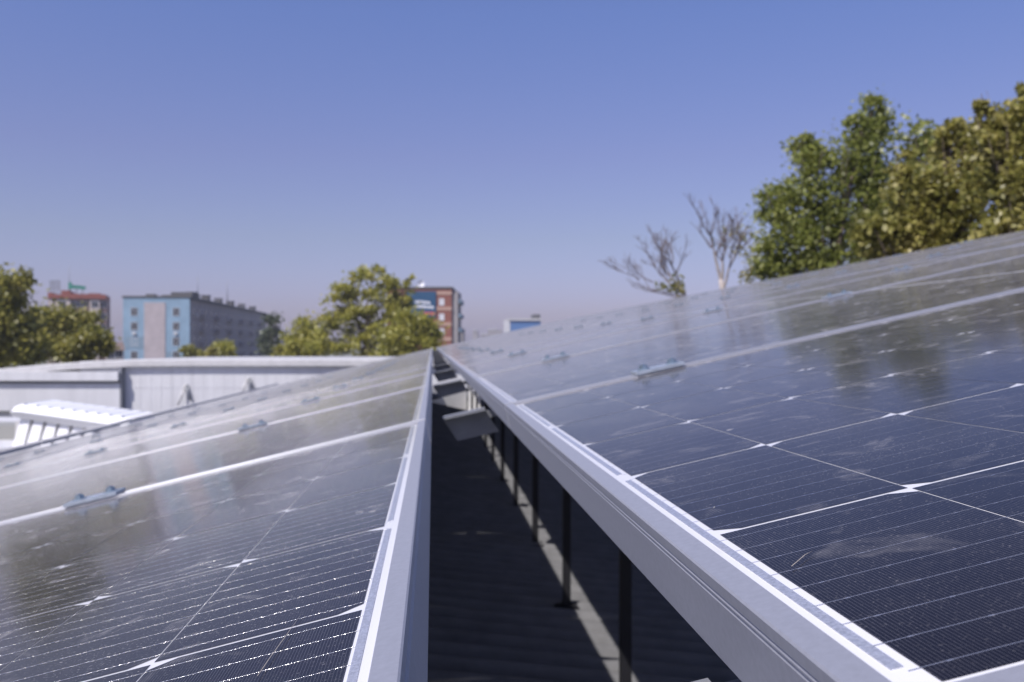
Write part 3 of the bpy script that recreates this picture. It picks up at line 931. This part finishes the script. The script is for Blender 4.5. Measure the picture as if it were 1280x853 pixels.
def tree(label, blobs, D, n, size, m, trunk_px, group=None, thick=0.22, name='tree', bark=None, cs=0.30, depth=1.0, cat='tree'):
    base = ground_under(trunk_px, D)
    t = tag(empty(name, base), label, cat, group)
    k = D / FPX
    area = np.array([b[2] * b[3] for b in blobs], float)
    cnt = np.maximum(8, (n * area / area.sum())).astype(int)
    P, centers = [], []
    for (px, py, rx, ry), c in zip(blobs, cnt):
        ce = W(px, py, D) - base
        centers.append((ce, max(rx, ry) * k))
        nc = max(5, int(c / 55))
        u = RNG.normal(size=(nc, 3)); u /= np.linalg.norm(u, axis=1)[:, None]
        u *= (RNG.uniform(0.10, 1.0, nc) ** 0.42)[:, None]
        wgt = RNG.uniform(0.35, 1.6, nc); wgt /= wgt.sum()
        rr = min(rx, ry) * k
        ax = np.array([rx * k, min(rx, ry) * k * depth, ry * k])
        cc = u * ax * 0.92
        for j in range(nc):
            nj = int(c * wgt[j]) + 3
            sp = rr * cs * RNG.uniform(0.55, 1.25)
            pts = RNG.normal(size=(nj, 3)) * sp * np.array([1.1, 1.1, 0.75]) + cc[j]
            pl = np.empty_like(pts)
            pl[:, 0] = ce.x + pts[:, 0] * math.cos(YAW) + pts[:, 1] * math.sin(YAW)
            pl[:, 1] = ce.y - pts[:, 0] * math.sin(YAW) + pts[:, 1] * math.cos(YAW)
            pl[:, 2] = ce.z + pts[:, 2]
            P.append(pl)
    P = np.concatenate(P)
    P = P[P[:, 2] > 0.3]
    link('crown', leaves_mesh('crown', P, size, m), t)
    mb = MB()
    top = max(c.z for c, _ in centers)
    lo = min(c.z for c, _ in centers)
    fork = max(1.2, min(lo * 0.75, top * 0.5))
    cx = sum((c.x for c, _ in centers)) / len(centers) * 0.5
    tp = [Vector((0, 0, -0.1)), Vector((cx * 0.15, 0, fork * 0.5)), Vector((cx * 0.5, 0, fork)), Vector((cx * 0.9, 0, fork + (top - fork) * 0.6))]
    mb.tube(tp, [thick * 1.25, thick, thick * 0.7, thick * 0.15], 9)
    for c, r in centers:
        st = tp[2].lerp(tp[3], random.uniform(0, 0.6))
        mid = st.lerp(c, 0.5) + Vector((random.uniform(-.1, .1), random.uniform(-.1, .1), 0.08)) * (c - st).length
        mb.tube([st, mid, c, c + Vector((random.uniform(-.5, .5), random.uniform(-.5, .5), 0.6)) * r], [thick * 0.34, thick * 0.2, thick * 0.10, thick * 0.03], 6)
        for _ in range(5):
            e_ = c + Vector((random.uniform(-1, 1), random.uniform(-1, 1), random.uniform(-0.4, 1))) * r * 0.8
            mb.tube([mid.lerp(c, random.uniform(0, 1)), (mid + e_) / 2 + Vector((0, 0, 0.05 * r)), e_], [thick * 0.10, thick * 0.06, thick * 0.02], 5)
    mb.build('trunk', bark or M_bark, t)
    return t

# right, near
tree('tall green poplar like tree behind the right array, leftmost of the leafy trees',
     [(985, 300, 36, 52), (975, 255, 26, 40), (1012, 220, 30, 50), (1008, 185, 20, 24), (1030, 300, 34, 50), (1075, 190, 40, 42), (1092, 148, 24, 32), (1096, 128, 12, 14), (1070, 150, 12, 16), (1060, 245, 40, 50), (1100, 235, 30, 50), (960, 320, 18, 34), (1090, 300, 45, 50), (1010, 360, 60, 45)],
     24, 22000, 0.115, L_green, 1040, cs=0.27, thick=0.2)
tree('darker green tree showing between the poplar like tree and the yellowing maple',
     [(1145, 170, 26, 32), (1155, 215, 34, 48), (1120, 280, 40, 55), (1150, 340, 45, 55)],
     30, 7000, 0.16, L_green, 1140, cs=0.3)
tree('maple with yellowing leaves in front of the green trees behind the right array',
     [(1150, 245, 42, 44), (1195, 195, 32, 38), (1192, 168, 20, 20), (1225, 195, 26, 34), (1130, 215, 18, 26), (1185, 265, 48, 48), (1110, 285, 42, 32), (1088, 300, 26, 22), (1225, 235, 36, 45), (1150, 315, 60, 34), (1215, 310, 50, 40), (1160, 370, 70, 50)],
     17, 16000, 0.115, L_maple, 1170, cs=0.25, thick=0.16)
tree('yellowing maple cut by the right edge of the picture, with the highest crown',
     [(1245, 170, 30, 40), (1290, 155, 36, 42), (1228, 130, 9, 20), (1278, 120, 16, 14), (1270, 230, 46, 52), (1320, 220, 50, 60), (1260, 290, 46, 40), (1320, 310, 60, 60)],
     15, 13500, 0.11, L_maple, 1300, cs=0.25, thick=0.16)

# bare trees
def bare_tree(label, trunk, D, seed, leaves, group=None):
    rg = random.Random(seed)
    base = ground_under(trunk[0][0], D)
    t = tag(empty('bare_tree', base), label, 'tree', group)
    mb = MB()
    k = D / FPX
    tips = []
    def grow(p, d, ln, r, lv):
        pts, rad = [p], [r]
        q = p
        for s in range(4):
            d = (d + Vector((rg.uniform(-.22, .22), rg.uniform(-.22, .22), rg.uniform(-.10, .22)))).normalized()
            q = q + d * ln / 4
            pts.append(q); rad.append(r * (1 - 0.17 * (s + 1)))
            if lv > 0 and s >= 1:
                for _ in range(rg.choice((1, 1, 2))):
                    sd = (d + Vector((rg.uniform(-.9, .9), rg.uniform(-.9, .9), rg.uniform(-.3, .7)))).normalized()
                    grow(q, sd, ln * rg.uniform(0.45, 0.7), r * 0.5, lv - 1)
        mb.tube(pts, [max(q_, 0.007) for q_ in rad], 5 if lv > 1 else 4, 1 if lv < 3 else 0, False)
        tips.append(q)
    tr = [W(px, py, D) - base for px, py in trunk]
    tr = [Vector((tr[0].x, tr[0].y, -0.1))] + tr
    return t, mb, grow, tr, k, base, tips
D4 = 34.0
t, mb, grow, tr, k, base, tips = bare_tree('leaning bare tree with mauve twigs spreading left over the right array', [(872, 430), (862, 385), (852, 362)], D4, 5, None)
mb.tube(tr, [0.11, 0.09, 0.08, 0.07], 8)
for (a, b, ln, r, lv) in (((855, 366), (812, 352), 1.35, 0.05, 3), ((852, 362), (834, 308), 1.25, 0.06, 3), ((853, 364), (822, 330), 1.3, 0.05, 3), ((816, 353), (775, 338), 0.85, 0.03, 2), ((836, 318), (800, 305), 0.8, 0.03, 2), ((857, 372), (800, 352), 1.0, 0.03, 2), ((840, 330), (842, 290), 0.8, 0.03, 2), ((800, 349), (762, 336), 0.9, 0.026, 2), ((848, 372), (790, 350), 1.5, 0.032, 2)):
    p, q = W(*a, D4) - base, W(*b, D4) - base
    grow(p, (q - p).normalized(), ln, r, lv)
mb.build('trunk', [M_pale, M_twig], t)
cl = np.concatenate([RNG.normal(size=(110, 3)) * [0.16, 0.16, 0.20] + np.array(W(847, 358, D4) - base), RNG.normal(size=(30, 3)) * [0.25, 0.2, 0.12] + np.array(W(826, 359, D4) - base)])
link('foliage', leaves_mesh('foliage', cl, 0.15, L_olive), t)
D5 = 30.0
t, mb, grow, tr, k, base, tips = bare_tree('sparse pale barked tree with a few brown leaves beside the tall green tree', [(906, 430), (904, 375), (901, 350)], D5, 11, None)
mb.tube(tr, [0.11, 0.09, 0.08, 0.075], 8)
for (a, b, ln, r, lv) in (((901, 350), (885, 292), 1.45, 0.06, 3), ((902, 352), (915, 300), 1.3, 0.055, 3), ((905, 360), (930, 305), 1.3, 0.05, 3), ((889, 310), (868, 280), 0.75, 0.03, 2), ((905, 320), (905, 275), 0.8, 0.03, 2)):
    p, q = W(*a, D5) - base, W(*b, D5) - base
    grow(p, (q - p).normalized(), ln, r, lv)
mb.build('trunk', [M_pale, M_twig], t)
pts = []
for px, py, n_ in ((908, 290, 36), (925, 288, 32), (918, 315, 34), (936, 320, 46), (935, 345, 110), (945, 310, 70), (905, 305, 14), (950, 340, 90), (930, 295, 22), (942, 332, 60)):
    pts.append(RNG.normal(size=(n_, 3)) * [0.16, 0.15, 0.14] + np.array(W(px, py, D5) - base))
link('foliage', leaves_mesh('foliage', np.concatenate(pts), 0.11, L_maple), t)

# centre
tree('large yellow green tree in front of the brick flats at the end of the gap',
     [(468, 345, 20, 16), (446, 362, 20, 18), (486, 352, 16, 16), (428, 360, 12, 14), (418, 378, 14, 14), (470, 374, 26, 20), (436, 386, 24, 18), (500, 372, 14, 18), (408, 400, 16, 18), (428, 410, 26, 22), (466, 405, 30, 24), (498, 398, 22, 22), (400, 425, 20, 18), (440, 435, 40, 18), (490, 432, 34, 20), (510, 352, 8, 10), (502, 366, 15, 18), (496, 384, 18, 16)],
     85, 10500, 0.31, L_yellow, 460, cs=0.24, thick=0.3, name='broadleaf_tree')
tree('lower yellow green tree right in front of the brick flats, under the banner',
     [(520, 413, 28, 26), (500, 425, 30, 24), (537, 420, 14, 22), (515, 440, 36, 20), (514, 398, 14, 12)],
     80, 5200, 0.30, L_yellow, 518, cs=0.25, name='broadleaf_tree')
tree('small green tree at the left foot of the large yellow green tree',
     [(380, 418, 22, 20), (372, 435, 22, 16), (395, 430, 22, 22)],
     90, 4600, 0.30, L_yellow, 382, cs=0.28, name='broadleaf_tree')
tree('slender grey green tree against the grey side of the flats',
     [(339, 402, 10, 18), (335, 425, 13, 22), (344, 430, 14, 20)],
     140, 2200, 0.45, L_dull, 338, cs=0.3, name='slender_tree')
tree('low dark bush between the slender tree and the small green tree',
     [(354, 438, 14, 12)], 100, 700, 0.4, L_olive, 354, name='bush', cat='bush')
tree('small green bush at the corner of the blue flats', [(238, 440, 12, 10)], 110, 700, 0.38, L_olive, 238, name='bush', cat='bush')
tree('orange tinged bush standing just above the white coping', [(262, 442, 14, 8)], 105, 700, 0.36, L_maple, 262, name='bush', cat='bush')
tree('yellow green bush with the taller top in front of the grey flats', [(279, 436, 14, 13)], 108, 900, 0.38, L_yellow, 279, name='bush', cat='bush')
# left
tree('tall tree at the left edge of the picture, highest of the left trees',
     [(15, 358, 28, 24), (0, 385, 34, 36), (35, 352, 14, 14), (10, 420, 40, 36), (-30, 370, 40, 46), (-20, 430, 40, 40)],
     62, 9000, 0.34, L_olive, 0, cs=0.26, thick=0.35, name='broadleaf_tree')
tree('rounded olive tree before the red topped tower, beside the tall left tree',
     [(75, 405, 38, 26), (100, 400, 22, 18), (60, 425, 36, 26), (48, 395, 16, 16)],
     75, 6500, 0.36, L_olive, 72, cs=0.28, name='broadleaf_tree')
tree('low spreading olive tree between the red topped tower and the small house',
     [(115, 425, 24, 18), (98, 435, 28, 18), (130, 432, 14, 12)],
     70, 4200, 0.34, L_olive, 110, cs=0.28, name='broadleaf_tree')
tree('pale green low tree in front of the tall left tree',
     [(36, 432, 22, 16), (30, 445, 26, 12)], 66, 2600, 0.32, L_olive, 36, cs=0.28, name='broadleaf_tree')

# ================================================================== hazy air
HAZE = 0.0004
hm = bpy.data.materials.new('haze_air')
hm.use_nodes = True
hn, hl = hm.node_tree.nodes, hm.node_tree.links
for q in list(hn):
    if q.type == 'BSDF_PRINCIPLED':
        hn.remove(q)
pv = hn.new('ShaderNodeVolumePrincipled')
pv.inputs['Color'].default_value = (0.86, 0.88, 0.98, 1)
pv.inputs['Density'].default_value = HAZE
pv.inputs['Anisotropy'].default_value = 0.1
hl.new(pv.outputs[0], hn['Material Output'].inputs['Volume'])
mb = MB(); mb.box((-1520, -620, -1), (1520, 1520, 32))
tag(mb.build('haze', hm), kind='stuff')
